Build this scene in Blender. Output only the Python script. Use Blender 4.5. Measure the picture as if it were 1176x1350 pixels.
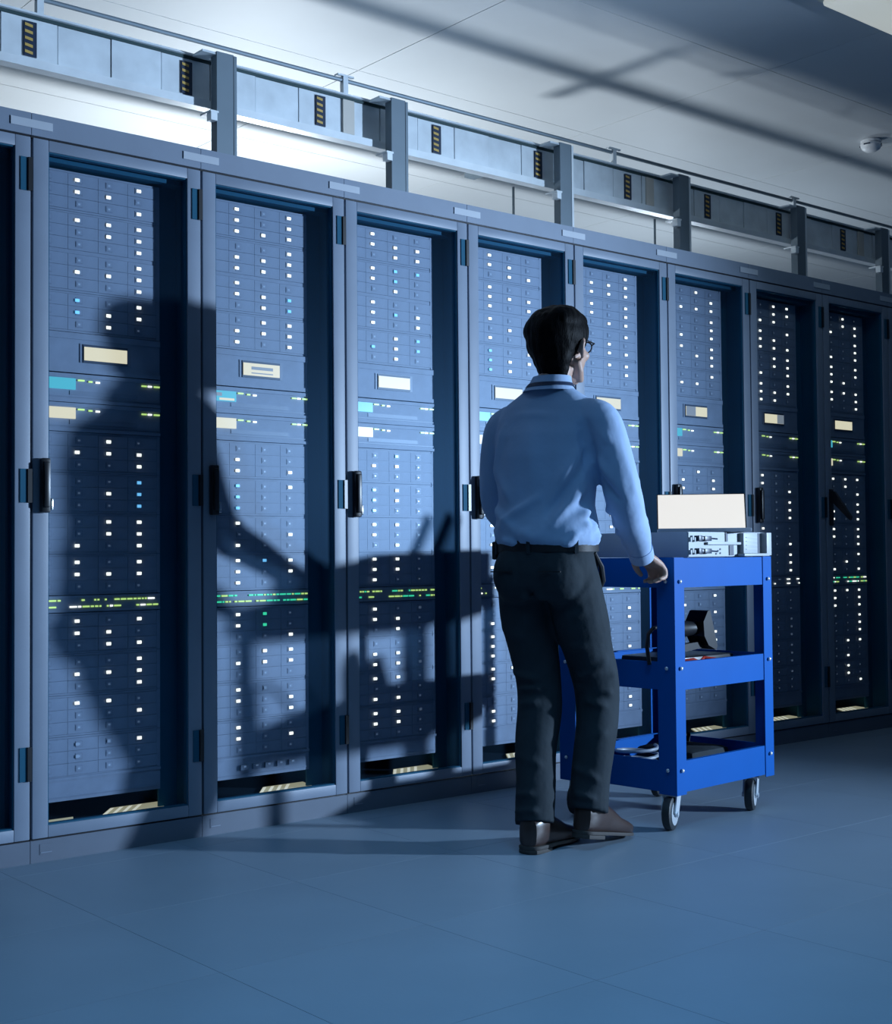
import bpy, bmesh, math, random
import numpy as np
from mathutils import Vector, Matrix, noise

for _o in list(bpy.data.objects):
    bpy.data.objects.remove(_o)
S = bpy.context.scene
COL = S.collection
R = math.radians
random.seed(7)

# ------------------------------------------------------------------ camera
F_PX = 1772.4
YAW, PIT, ROL = 0.876518, 0.031564, -0.008239
CAM = Vector((-1.68104, -4.03101, 0.943856))
fw = Vector((math.cos(YAW) * math.cos(PIT), math.sin(YAW) * math.cos(PIT), math.sin(PIT)))
rt = Vector((math.sin(YAW), -math.cos(YAW), 0))
up = rt.cross(fw)
rt2 = rt * math.cos(ROL) + up * math.sin(ROL)
up2 = -rt * math.sin(ROL) + up * math.cos(ROL)
cd = bpy.data.cameras.new('camera')
cam = bpy.data.objects.new('camera', cd)
COL.objects.link(cam)
cam.matrix_world = Matrix(((rt2.x, up2.x, -fw.x, CAM.x), (rt2.y, up2.y, -fw.y, CAM.y), (rt2.z, up2.z, -fw.z, CAM.z), (0, 0, 0, 1)))
cd.sensor_fit = 'HORIZONTAL'
cd.sensor_width = 36
cd.lens = 36 * F_PX / 1176
cd.clip_start = .05
S.camera = cam

# ------------------------------------------------------------------ world, lights, exposure
S.view_settings.view_transform = 'Standard'
S.view_settings.look = 'None'
S.view_settings.gamma = 1
S.view_settings.use_curve_mapping = False
S.view_settings.exposure = 0
w = bpy.data.worlds.new('room_ambience')
S.world = w
w.use_nodes = True
w.node_tree.nodes['Background'].inputs[0].default_value = (.055, .16, .36, 1)
w.node_tree.nodes['Background'].inputs[1].default_value = .12

def light(name, kind, loc, target, energy, color, **kw):
    d = bpy.data.lights.new(name, kind)
    d.energy = energy
    d.color = color
    for k, v in kw.items():
        setattr(d, k, v)
    o = bpy.data.objects.new(name, d)
    COL.objects.link(o)
    o.location = loc
    o.rotation_euler = (Vector(target) - Vector(loc)).to_track_quat('-Z', 'Y').to_euler()
    return o
# work spotlight further down the aisle, throws the man's and the trolley's shadow on the racks
light('work_spotlight', 'SPOT', (5.62, -4.98, 1.52), (.92, 0, 1.32), 2550, (.53, .73, 1.0),
      spot_size=R(51), spot_blend=1.0, shadow_soft_size=.11)
# unseen lights behind the racks: one inferred from ceiling shadows, one added as fill
light('unseen_uplight', 'POINT', (2.1, 2.1, 1.9), (2.1, 2.1, 3.2), 148, (.84, .93, 1.0), shadow_soft_size=.13)
light('unseen_uplight', 'POINT', (5.4, 2.1, 1.9), (5.4, 2.1, 3.2), 45, (.72, .86, 1.0), shadow_soft_size=.13)  # added to lift the right part of the ceiling
# added blue fill out of view above the aisle, lifts floor and shirt
light('aisle_fill_light', 'AREA', (-.1, -2.6, 3.17), (-.1, -2.59, 0), 30, (.24, .59, 1.0), shape='RECTANGLE', size=2.4, size_y=.8, spread=R(106))
# the lit ceiling lamp in the top right corner of the view
light('ceiling_lamp_light', 'AREA', (3.47, -1.07, 3.13), (3.47, -1.069, 0), 3, (.6, .85, 1.0), shape='RECTANGLE', size=1.0, size_y=.3)

# ------------------------------------------------------------------ materials
def mat(name, color, rough=.5, metal=0., emit=None, estr=0., var=.06, vscale=6., bump=0., bscale=60., spec=.5, stretch=None, coat=0.):
    m = bpy.data.materials.new(name)
    m.use_nodes = True
    nt = m.node_tree
    b = nt.nodes['Principled BSDF']
    b.inputs['Roughness'].default_value = rough
    b.inputs['Metallic'].default_value = metal
    b.inputs['Specular IOR Level'].default_value = spec
    if coat:
        b.inputs['Coat Weight'].default_value = coat
        b.inputs['Coat Roughness'].default_value = .2
    tc = nt.nodes.new('ShaderNodeTexCoord')
    src = tc.outputs['Object']
    if stretch:
        mp = nt.nodes.new('ShaderNodeMapping')
        mp.inputs['Scale'].default_value = stretch
        nt.links.new(src, mp.inputs[0])
        src = mp.outputs[0]
    n = nt.nodes.new('ShaderNodeTexNoise')
    n.inputs['Scale'].default_value = vscale
    n.inputs['Detail'].default_value = 4
    nt.links.new(src, n.inputs['Vector'])
    cr = nt.nodes.new('ShaderNodeValToRGB')
    c = color
    cr.color_ramp.elements[0].position = .3
    cr.color_ramp.elements[1].position = .7
    cr.color_ramp.elements[0].color = (c[0] * (1 - var), c[1] * (1 - var), c[2] * (1 - var), 1)
    cr.color_ramp.elements[1].color = (min(1, c[0] * (1 + var)), min(1, c[1] * (1 + var)), min(1, c[2] * (1 + var)), 1)
    nt.links.new(n.outputs[0], cr.inputs[0])
    nt.links.new(cr.outputs[0], b.inputs['Base Color'])
    if emit:
        if estr < 3 and not name.startswith('laptop'):
            m.cycles.emission_sampling = 'NONE'
        b.inputs['Emission Color'].default_value = (*emit, 1)
        b.inputs['Emission Strength'].default_value = estr
    if bump:
        n2 = nt.nodes.new('ShaderNodeTexNoise')
        n2.inputs['Scale'].default_value = bscale
        n2.inputs['Detail'].default_value = 3
        nt.links.new(src, n2.inputs['Vector'])
        bp = nt.nodes.new('ShaderNodeBump')
        bp.inputs['Strength'].default_value = bump
        bp.inputs['Distance'].default_value = .01
        nt.links.new(n2.outputs[0], bp.inputs['Height'])
        nt.links.new(bp.outputs[0], b.inputs['Normal'])
    return m

M = {}
M['rack'] = mat('rack_powder_coat', (.205, .25, .325), .45, bump=.03, bscale=220)
M['rack_dark'] = mat('rack_interior_black', (.010, .022, .038), .6, spec=.2)
M['rack_inner'] = mat('rack_inner_panel', (.016, .095, .16), .6, spec=.1)
M['plinth'] = mat('rack_plinth', (.12, .15, .2), .5)
M['tag'] = mat('label_plate_grey', (.46, .5, .56), .4)
M['chassis'] = mat('server_chassis', (.192, .225, .295), .42, vscale=14)
M['drive'] = mat('drive_tray_blue_grey', (.225, .258, .335), .5, vscale=20, var=.08)
M['latch'] = mat('drive_latch', (.192, .22, .29), .4)
M['black'] = mat('black_plastic', (.012, .013, .016), .35)
M['chrome'] = mat('bright_steel', (.75, .78, .8), .22, metal=1.)
M['galv'] = mat('galvanised_sheet', (.68, .74, .78), .5, metal=.0, vscale=9, var=.12, bump=.04, bscale=30)
M['galv_lit'] = mat('galvanised_lit', (.78, .83, .86), .4, metal=.15, vscale=9, var=.08)  # lighter galvanised tone for rails, brackets and strut sides drawn as lit
M['post'] = mat('strut_channel_grey', (.17, .22, .26), .5, metal=.2)
M['teal'] = mat('dark_teal_gap_shade', (.02, .055, .06), .6)  # dark strip painted in for the shaded gap under the top flange
M['beige'] = mat('beige_coupling_plate', (.62, .58, .52), .5)
M['yellow'] = mat('yellow_contact', (.55, .36, .09), .45)
M['ceiling'] = mat('ceiling_white', (.66, .68, .69), .55, var=.03, vscale=2)
M['seam'] = mat('ceiling_seam', (.35, .37, .39), .8)
M['floor'] = mat('floor_vinyl_grey', (.205, .275, .345), .45, var=.05, vscale=2.2, bump=.02, bscale=90)
M['joint'] = mat('floor_joint', (.14, .17, .2), .7)
M['wall'] = mat('painted_wall', (.42, .45, .48), .7)
M['cart'] = mat('cart_blue_paint', (.0005, .092, .37), .5, var=.04, spec=.12)
M['fork'] = mat('pressed_steel_fork', (.62, .67, .72), .35, metal=.25)
M['bolt'] = mat('bolt_zinc', (.8, .84, .88), .25, metal=.6)
M['rubber'] = mat('wheel_rubber', (.02, .025, .03), .55)
M['wheelgrey'] = mat('wheel_grey', (.42, .45, .48), .4)
M['srvcase'] = mat('bare_server_case', (.36, .41, .48), .45, metal=.1)
M['srvwhite'] = mat('server_rear_light_metal', (.38, .41, .43), .5, metal=.0)
M['navy'] = mat('navy_connector', (.01, .025, .06), .4)
M['screen'] = mat('laptop_screen_glow', (.6, .58, .54), .3, emit=(1.0, .93, .82), estr=.74, var=.02)
M['lcd'] = mat('status_display_glow', (.10, .09, .07), .3, emit=(1.0, .89, .62), estr=.80, var=.02)
M['lcd_dim'] = mat('status_display_dim', (.08, .10, .13), .3, emit=(.55, .62, .7), estr=.35, var=.1)
M['cyan'] = mat('status_square_cyan', (.02, .05, .07), .3, emit=(.10, .62, .78), estr=.75, var=.1)
M['w'] = mat('indicator_white', (.8, .8, .7), .3, emit=(1.0, .97, .82), estr=1.7)
M['b'] = mat('indicator_blue', (.2, .5, .8), .3, emit=(.2, .62, 1.0), estr=.9)
M['g'] = mat('indicator_green', (.1, .6, .3), .3, emit=(.05, .75, .38), estr=.9)
M['y'] = mat('indicator_lime', (.5, .7, .2), .3, emit=(.60, .85, .22), estr=.95)
M['d'] = mat('indicator_off', (.33, .40, .5), .3, emit=(.45, .55, .7), estr=.10)
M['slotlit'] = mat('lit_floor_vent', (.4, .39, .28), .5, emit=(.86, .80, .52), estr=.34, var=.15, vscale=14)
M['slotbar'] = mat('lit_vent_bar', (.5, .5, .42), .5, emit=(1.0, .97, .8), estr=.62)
M['lamp'] = mat('ceiling_lamp_diffuser', (.7, .72, .68), .4, emit=(.8, .85, .78), estr=.42, var=.1)
M['lampframe'] = mat('ceiling_lamp_frame', (.62, .64, .6), .5)
M['detector'] = mat('detector_white', (.88, .89, .9), .4)
M['skin'] = mat('skin', (.46, .29, .22), .5, var=.05, vscale=25, bump=.03, bscale=180)
M['hair'] = mat('black_hair', (.0018, .0018, .0024), .55, var=.2, vscale=60, bump=.25, bscale=45, stretch=(6, 6, 1.2), spec=.08)
M['shirt'] = mat('light_blue_shirt', (.35, .47, .67), .75, var=.04, vscale=8, bump=.35, bscale=14, spec=.2)
M['trouser'] = mat('charcoal_trousers', (.021, .030, .038), .8, var=.1, vscale=14, bump=.3, bscale=22, spec=.2)
M['belt'] = mat('black_leather', (.006, .006, .008), .6, bump=.05, bscale=150)
M['shoe'] = mat('dark_brown_leather', (.05, .032, .028), .28, var=.15, vscale=12)
M['sole'] = mat('shoe_sole', (.045, .04, .037), .7)
M['lanyard'] = mat('navy_lanyard', (.006, .02, .06), .6)
M['red'] = mat('red_cable', (.38, .03, .02), .4)
M['whitecable'] = mat('pale_cable', (.25, .29, .35), .4)

def glass_mat():
    m = bpy.data.materials.new('door_glass')
    m.use_nodes = True
    nt = m.node_tree
    nt.nodes.clear()
    out = nt.nodes.new('ShaderNodeOutputMaterial')
    mx = nt.nodes.new('ShaderNodeMixShader')
    lw = nt.nodes.new('ShaderNodeLayerWeight')
    lw.inputs[0].default_value = .5
    pw = nt.nodes.new('ShaderNodeMath')
    pw.operation = 'POWER'
    pw.inputs[1].default_value = 5.5
    fr = nt.nodes.new('ShaderNodeMapRange')
    fr.inputs['To Min'].default_value = .0035
    fr.inputs['To Max'].default_value = .7
    nt.links.new(lw.outputs['Facing'], pw.inputs[0])
    nt.links.new(pw.outputs[0], fr.inputs['Value'])
    t = nt.nodes.new('ShaderNodeBsdfTransparent')
    t.inputs[0].default_value = (.90, .94, .97, 1)
    g = nt.nodes.new('ShaderNodeBsdfGlossy')
    g.inputs['Color'].default_value = (.3, .62, 1.0, 1)
    g.inputs['Roughness'].default_value = .4
    nt.links.new(fr.outputs[0], mx.inputs[0])
    nt.links.new(t.outputs[0], mx.inputs[1])
    nt.links.new(g.outputs[0], mx.inputs[2])
    nt.links.new(mx.outputs[0], out.inputs[0])
    return m
M['glass'] = glass_mat()

# ------------------------------------------------------------------ helpers
class MB:
    """collects shapes into one mesh"""
    def __init__(self):
        self.v, self.f, self.m = [], [], []
        self.mats = []
    def mi(self, mt):
        if mt not in self.mats:
            self.mats.append(mt)
        return self.mats.index(mt)
    def add(self, vs, fs, mt):
        o = len(self.v)
        k = self.mi(mt)
        self.v += [tuple(p) for p in vs]
        self.f += [tuple(o + i for i in f) for f in fs]
        self.m += [k] * len(fs)
        return self
    def box(self, x0, x1, y0, y1, z0, z1, mt, bev=0):
        if bev <= 0:
            vs = [(x, y, z) for x in (x0, x1) for y in (y0, y1) for z in (z0, z1)]
            fs = [(0, 1, 3, 2), (4, 6, 7, 5), (0, 4, 5, 1), (2, 3, 7, 6), (0, 2, 6, 4), (1, 5, 7, 3)]
            return self.add(vs, fs, mt)
        bm = bmesh.new()
        bmesh.ops.create_cube(bm, size=1)
        for v in bm.verts:
            v.co = Vector(((x0 + x1) / 2 + v.co.x * (x1 - x0), (y0 + y1) / 2 + v.co.y * (y1 - y0), (z0 + z1) / 2 + v.co.z * (z1 - z0)))
        bmesh.ops.bevel(bm, geom=bm.edges[:], offset=bev, segments=2, affect='EDGES', profile=.6)
        self.bm(bm, mt)
        return self
    def bm(self, bm, mt):
        bm.verts.index_update()
        self.add([v.co.copy() for v in bm.verts], [[v.index for v in f.verts] for f in bm.faces], mt)
        bm.free()
        return self
    def tube(self, pts, r, mt, seg=10, cap=True):
        pts = [Vector(p) for p in pts]
        n = len(pts)
        rs = r if isinstance(r, (list, tuple)) else [r] * n
        vs, fs = [], []
        t0 = (pts[1] - pts[0]).normalized()
        a = Vector((0, 0, 1)) if abs(t0.z) < .9 else Vector((1, 0, 0))
        x = t0.cross(a).normalized()
        for i, p in enumerate(pts):
            t = (pts[min(n - 1, i + 1)] - pts[max(0, i - 1)]).normalized()
            x = (x - t * x.dot(t)).normalized()
            y = t.cross(x)
            for k in range(seg):
                an = 2 * math.pi * k / seg
                vs.append(p + (x * math.cos(an) + y * math.sin(an)) * rs[i])
        for i in range(n - 1):
            for k in range(seg):
                fs.append((i * seg + k, i * seg + (k + 1) % seg, (i + 1) * seg + (k + 1) % seg, (i + 1) * seg + k))
        if cap:
            fs.append(tuple(range(seg - 1, -1, -1)))
            fs.append(tuple((n - 1) * seg + k for k in range(seg)))
        return self.add(vs, fs, mt)
    def loft(self, rings, mt, cap=True):
        n = len(rings[0])
        vs = [p for r in rings for p in r]
        fs = []
        for i in range(len(rings) - 1):
            for k in range(n):
                fs.append((i * n + k, i * n + (k + 1) % n, (i + 1) * n + (k + 1) % n, (i + 1) * n + k))
        if cap:
            fs.append(tuple(range(n - 1, -1, -1)))
            fs.append(tuple((len(rings) - 1) * n + k for k in range(n)))
        return self.add(vs, fs, mt)
    def ball(self, c, r, mt, seg=16, rot=None):
        bm = bmesh.new()
        bmesh.ops.create_uvsphere(bm, u_segments=seg, v_segments=max(6, seg * 2 // 3), radius=1)
        r = r if isinstance(r, (list, tuple)) else (r, r, r)
        for v in bm.verts:
            p = Vector((v.co.x * r[0], v.co.y * r[1], v.co.z * r[2]))
            if rot:
                p = rot @ p
            v.co = p + Vector(c)
        return self.bm(bm, mt)
    def data(self, name, smooth=False):
        me = bpy.data.meshes.new(name)
        me.from_pydata(self.v, [], self.f)
        for mt in self.mats:
            me.materials.append(M[mt])
        me.polygons.foreach_set('material_index', self.m)
        me.validate()
        bm = bmesh.new()
        bm.from_mesh(me)
        bmesh.ops.recalc_face_normals(bm, faces=bm.faces[:])
        bm.to_mesh(me)
        bm.free()
        if smooth:
            me.polygons.foreach_set('use_smooth', [True] * len(me.polygons))
            try:
                me.set_sharp_from_angle(angle=R(40))
            except Exception:
                pass
        me.update()
        return me
    def build(self, name, parent=None, smooth=False, loc=None):
        return link(name, self.data(name, smooth), parent, loc)

def link(name, data, parent=None, loc=None):
    o = bpy.data.objects.new(name, data)
    COL.objects.link(o)
    if parent:
        o.parent = parent
    if loc is not None:
        o.location = loc
    return o
def tag(o, label, cat, group=None):
    o['label'] = label
    o['category'] = cat
    if group:
        o['group'] = group
    return o
def thing(name, label, cat, loc=(0, 0, 0), rz=0, group=None):
    o = link(name, None, None, loc)
    o.empty_display_size = .05
    o.rotation_euler = (0, 0, rz)
    return tag(o, label, cat, group)
def struct(o):
    o['kind'] = 'structure'
    return o
def box(name, parent, x0, x1, y0, y1, z0, z1, mt, bev=0):
    return MB().box(x0, x1, y0, y1, z0, z1, mt, bev).build(name, parent, smooth=bev > 0)

# ------------------------------------------------------------------ the setting
CEIL = 3.2
flo = struct(MB().box(-5, 9, -7, 4, -.10, -.004, 'joint').build('floor'))
tile = MB().box(.0006, .5994, .0006, .5994, -.004, 0, 'floor').data('floor_tile')
for i in range(-4, 11):
    for j in range(-6, 1):
        link('floor_tile', tile, flo, (i * .6 - .11, j * .6 - .13, 0))
big = MB()
for (x0, x1, y0, y1) in ((-5, -2.51, -7, 4), (6.49, 9, -7, 4), (-2.51, 6.49, -7, -3.73), (-2.51, 6.49, .47, 4)):
    big.box(x0, x1, y0, y1, -.004, 0, 'floor')
o = big.build('floor_tile_rest', flo)
o['kind'] = 'stuff'
cei = struct(MB().box(-5, 9, -7, 4, CEIL + .012, CEIL + .1, 'seam').build('ceiling'))
pan = MB().box(.002, 1.498, .002, 1.198, 0, .012, 'ceiling').data('ceiling_panel')
for i in range(-4, 8):
    for j in range(-3, 4):
        x, y = i * 1.5 + .48, j * 1.2 - .22
        if -5 < x < 8.9 and y < 3.9:
            link('ceiling_panel', pan, cei, (x, y, CEIL))
struct(MB().box(-5, 9, 4, 4.1, 0, CEIL, 'wall').build('wall_back'))

# ------------------------------------------------------------------ racks
W = .6
ZD0, ZD1, ZTOP = .075, 2.262, 2.34
DEP = 1.0
ordn = ['first', 'second', 'third', 'fourth', 'fifth', 'sixth', 'seventh', 'eighth', 'ninth', 'tenth', 'eleventh', 'twelfth']
rack_label = {
    -1: 'dark blue-grey server cabinet cut off by the left edge of the photo',
    0: 'server cabinet carrying the shadow of the man, first full one from the left',
    1: 'server cabinet with bright green port lights, second full one from the left',
    2: 'server cabinet carrying the right end of the trolley shadow, third from the left',
    3: 'server cabinet directly left of the man, fourth full one from the left',
    4: 'server cabinet partly hidden behind the man, fifth full one from the left',
    5: 'server cabinet behind the laptop and trolley, sixth full one from the left',
    6: 'dim server cabinet just right of the trolley, seventh full one from the left',
    7: 'dim server cabinet with its door handle swung open, eighth full one from the left',
    8: 'server cabinet cut off by the right edge of the photo'}
# shared meshes, local origin = left front bottom corner of the cabinet
body = MB()
body.box(.004, .022, .034, DEP, .0, ZTOP - .004, 'rack')
body.box(.578, .596, .034, DEP, .0, ZTOP - .004, 'rack')
body.box(.022, .578, DEP - .02, DEP, .0, ZTOP - .004, 'rack_dark')
body.box(.022, .578, .034, DEP - .02, ZTOP - .03, ZTOP - .004, 'rack')
body.box(.022, .578, .034, DEP - .02, .062, .095, 'rack_dark')
body.box(.0225, .04, .06, .62, .095, ZTOP - .03, 'rack_dark')
body.box(.560, .5775, .036, .62, .095, ZTOP - .03, 'rack_inner')
body.box(.04, .56, .60, .62, .095, ZTOP - .03, 'rack_dark')
body.box(.492, .56, .11, .118, .095, ZTOP - .03, 'rack_inner')
body.box(.04, .56, .052, .60, 2.212, ZTOP - .03, 'rack_inner')
bodyD = body.data('cabinet_shell')
fasc = MB().box(.001, .599, .004, .034, ZD1 + .008, ZTOP, 'rack').box(.001, .599, .012, .034, ZD1, ZD1 + .008, 'black').data('top_fascia')
pl = MB().box(.001, .599, .006, .034, .0, ZD0 - .006, 'plinth').box(.001, .599, .014, .034, ZD0 - .006, ZD0, 'black')
plD = pl.data('plinth')
plb = MB().box(.03, .072, .0045, .008, .024, .056, 'plinth').box(.033, .069, .0035, .006, .028, .031, 'rack').data('plinth_cover')
fr = MB()
fr.box(.004, .055, 0, .03, ZD0, ZD1, 'rack', .003)
fr.box(.546, .596, 0, .03, ZD0, ZD1, 'rack', .003)
fr.box(.0552, .5458, 0, .03, 2.226, ZD1, 'rack', .003)
fr.box(.0552, .5458, 0, .03, ZD0, .112, 'rack', .003)
for a in ((.055, .059, .112, 2.226), (.542, .546, .112, 2.226)):
    fr.box(a[0], a[1], .006, .028, a[2], a[3], 'rack_inner')
for a in ((.059, .542, .112, .116), (.059, .542, 2.222, 2.226)):
    fr.box(a[0], a[1], .006, .028, a[2], a[3], 'rack_inner')
frD = fr.data('door_frame', True)
glD = MB().box(.0595, .5415, .016, .020, .1165, 2.2215, 'glass').data('glass_pane')
hin = MB().box(.562, .583, -.004, .0, 0, .105, 'rack_inner').box(.585, .5985, -.009, .002, 0, .105, 'black').data('hinge')
hnd = MB().box(.024, .052, -.026, -.001, 1.084, 1.255, 'black', .006).box(.028, .046, -.036, -.026, 1.10, 1.243, 'black', .005).data('door_handle', True)
hlk = MB().box(.052, .062, -.022, -.001, 1.092, 1.13, 'chrome', .004).data('handle_lock', True)
tgD = MB().box(.532, .668, .000, .004, 2.292, 2.318, 'tag').data('label_plate')
# swung-out handle
ho = MB().box(.024, .052, -.012, -.001, 1.075, 1.262, 'black', .004)
v = []
for s in (.028, .046):
    v += [(s, -.012, 1.25), (s, -.03, 1.25), (s, -.125, 1.118), (s, -.118, 1.10), (s, -.012, 1.20)]
ho.add(v, [(0, 1, 2, 3, 4), (9, 8, 7, 6, 5), (0, 5, 6, 1), (1, 6, 7, 2), (2, 7, 8, 3), (3, 8, 9, 4), (4, 9, 5, 0)], 'black')
hoD = ho.data('door_handle_open')
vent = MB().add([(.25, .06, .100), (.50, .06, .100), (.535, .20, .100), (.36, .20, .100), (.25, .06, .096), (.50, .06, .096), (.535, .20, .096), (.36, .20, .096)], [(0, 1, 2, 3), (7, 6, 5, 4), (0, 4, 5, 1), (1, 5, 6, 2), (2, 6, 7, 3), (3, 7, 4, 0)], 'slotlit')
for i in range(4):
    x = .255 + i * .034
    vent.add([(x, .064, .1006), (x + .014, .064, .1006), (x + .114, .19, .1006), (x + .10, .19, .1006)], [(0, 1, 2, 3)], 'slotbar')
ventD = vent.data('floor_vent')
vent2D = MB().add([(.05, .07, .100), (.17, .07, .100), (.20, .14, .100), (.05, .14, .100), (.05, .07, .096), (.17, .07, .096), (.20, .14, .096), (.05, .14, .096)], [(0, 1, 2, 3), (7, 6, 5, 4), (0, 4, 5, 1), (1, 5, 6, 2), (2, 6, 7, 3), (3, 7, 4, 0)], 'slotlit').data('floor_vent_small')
gapD = MB().box(-.004, .004, .02, .03, ZD0, ZD1, 'black').data('door_gap_seal')

# server meshes: local origin on the server's front plane, x from 0 (left) to SW, z centred
SX, SW, SY = .042, .443, .085
ch = MB()
ch.box(0, SW, .004, .50, -.0655, .0655, 'chassis')
ch.box(0, .008, .0, .012, -.0655, .0655, 'chassis')
ch.box(SW - .012, SW, .0, .012, -.0655, .0655, 'drive')
ch.box(.008, SW - .012, .002, .012, .0595, .0655, 'drive')
ch.box(.008, SW - .012, .002, .012, -.0655, -.0595, 'drive')
chD = ch.data('chassis')
DW = .1055
dr = MB().box(.0005, DW - .0005, .0, .012, -.0190, .0190, 'drive').box(.026, .050, -.0012, .0, -.010, .010, 'latch').box(.028, .048, -.0020, -.0012, -.008, .008, 'drive').box(.026 + .0075, .026 + .0155, -.0026, -.0020, -.003, .003, 'd')
drD = dr.data('drive_tray')
c4 = MB().box(0, SW, .0, .45, -.065, .065, 'drive').box(0, SW, -.004, .0, .045, .065, 'drive').box(0, SW, -.004, .0, -.065, -.05, 'drive').box(.155, .335, -.003, 0, -.03, .032, 'latch')
c4D = c4.data('display_chassis')
c5 = MB().box(0, SW, .0, .45, -.0465, .0465, 'drive').box(0, SW, -.005, 0, .034, .0465, 'drive').box(0, SW, -.005, 0, -.0465, -.036, 'drive').box(.12, .36, -.002, 0, -.022, -.008, 'chassis').box(.0, SW, -.003, .0, -.030, -.027, 'chassis')
c5D = c5.data('appliance_chassis')
c6 = MB().box(0, SW, .0, .35, -.027, .027, 'chassis').box(0, SW, -.002, 0, .019, .025, 'drive').box(0, SW, -.002, 0, -.025, -.019, 'drive')
c6D = c6.data('switch_chassis')
c7D = MB().box(0, SW, .0, .02, -.04, .035, 'drive').box(0, SW, -.004, .0, .026, .035, 'drive').box(.01, SW - .01, -.002, 0, -.03, -.026, 'chassis').data('blanking_panel_face')
def lamps(codes, parent):
    for i, c in enumerate(codes):
        if c != '.':
            r, cc = divmod(i, 3)
            link('indicator_light', ledD[c], parent, (SXC[cc], 0, .0392 - r * .0392))
ledD = {c: MB().box(-h, h, -.005, -.0027, -.0048, .0048, c).data('indicator_light_' + c) for c, h in (('w', .0075), ('b', .007), ('g', .007), ('d', .005))}
SXC = [.187 - SX, .297 - SX, .407 - SX]
SZ = [2.137, 2.005, 1.874, 1.742, 1.285, 1.153, 1.021, .889, .699, .567, .435, .303]
PAT = ['w.www...w www.ww..w ..wwww..w b.wbww.w. .w.www..w ..b.wb..b .ww.www.w w.wwww... w.www..ww ..wwww..w ww...w... ddwd.....', 'w.ww.wwww ..wwwwwww w..wwb.wb .wwwwww.w ...w..w.w b.wb..b.. w....ww.. wbww.ww.. wg.wg...w .wwwww... wd.w.w..w w..w.w...', 'w..www.ww wbbwb..w. w..wbww.w .wbbwb.w. .b.ww.... bw.bw.b.. ww.w...w. ww.ww.w.. w.dww..w. ...ww.wwd ww....ww. wwdww....', 'w..ww..ww w..wwww.w w...w.w.. b.wbwwbw. .w......w ....w.w.. w.w.w.w.. ...w..... ......w.. wwww..w.. ww.w....w ...w..w..', '..wwwwwww w.ww.w.ww ..w.w..ww .ww..w... ......w.. .......w. ww....... ......... .....w..w ..w.....w ......... .....w..w', '.w...wwww ..w..ww.w w.w.ww..w ..www.... .w.w.ww.w ......... .d....... ......... ..wwd...w ...w.w..w ..w...... .........', '.ww.wwww. w.www.www .ww.www.w w.wwwwww. wd.wd..dw .dw.dw..w wd......w ..w..w..w ......... ..d..d..d ..d..d..d ..d......', '.w..www.w ..w..ww.w w.ww.www. wwww.w..w www.w.w.w ..ww.ww.w w.ww.w..w ..w.w.w.w wwww.ww.w d.w..w..w .ww....w. .w..w...w']

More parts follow.
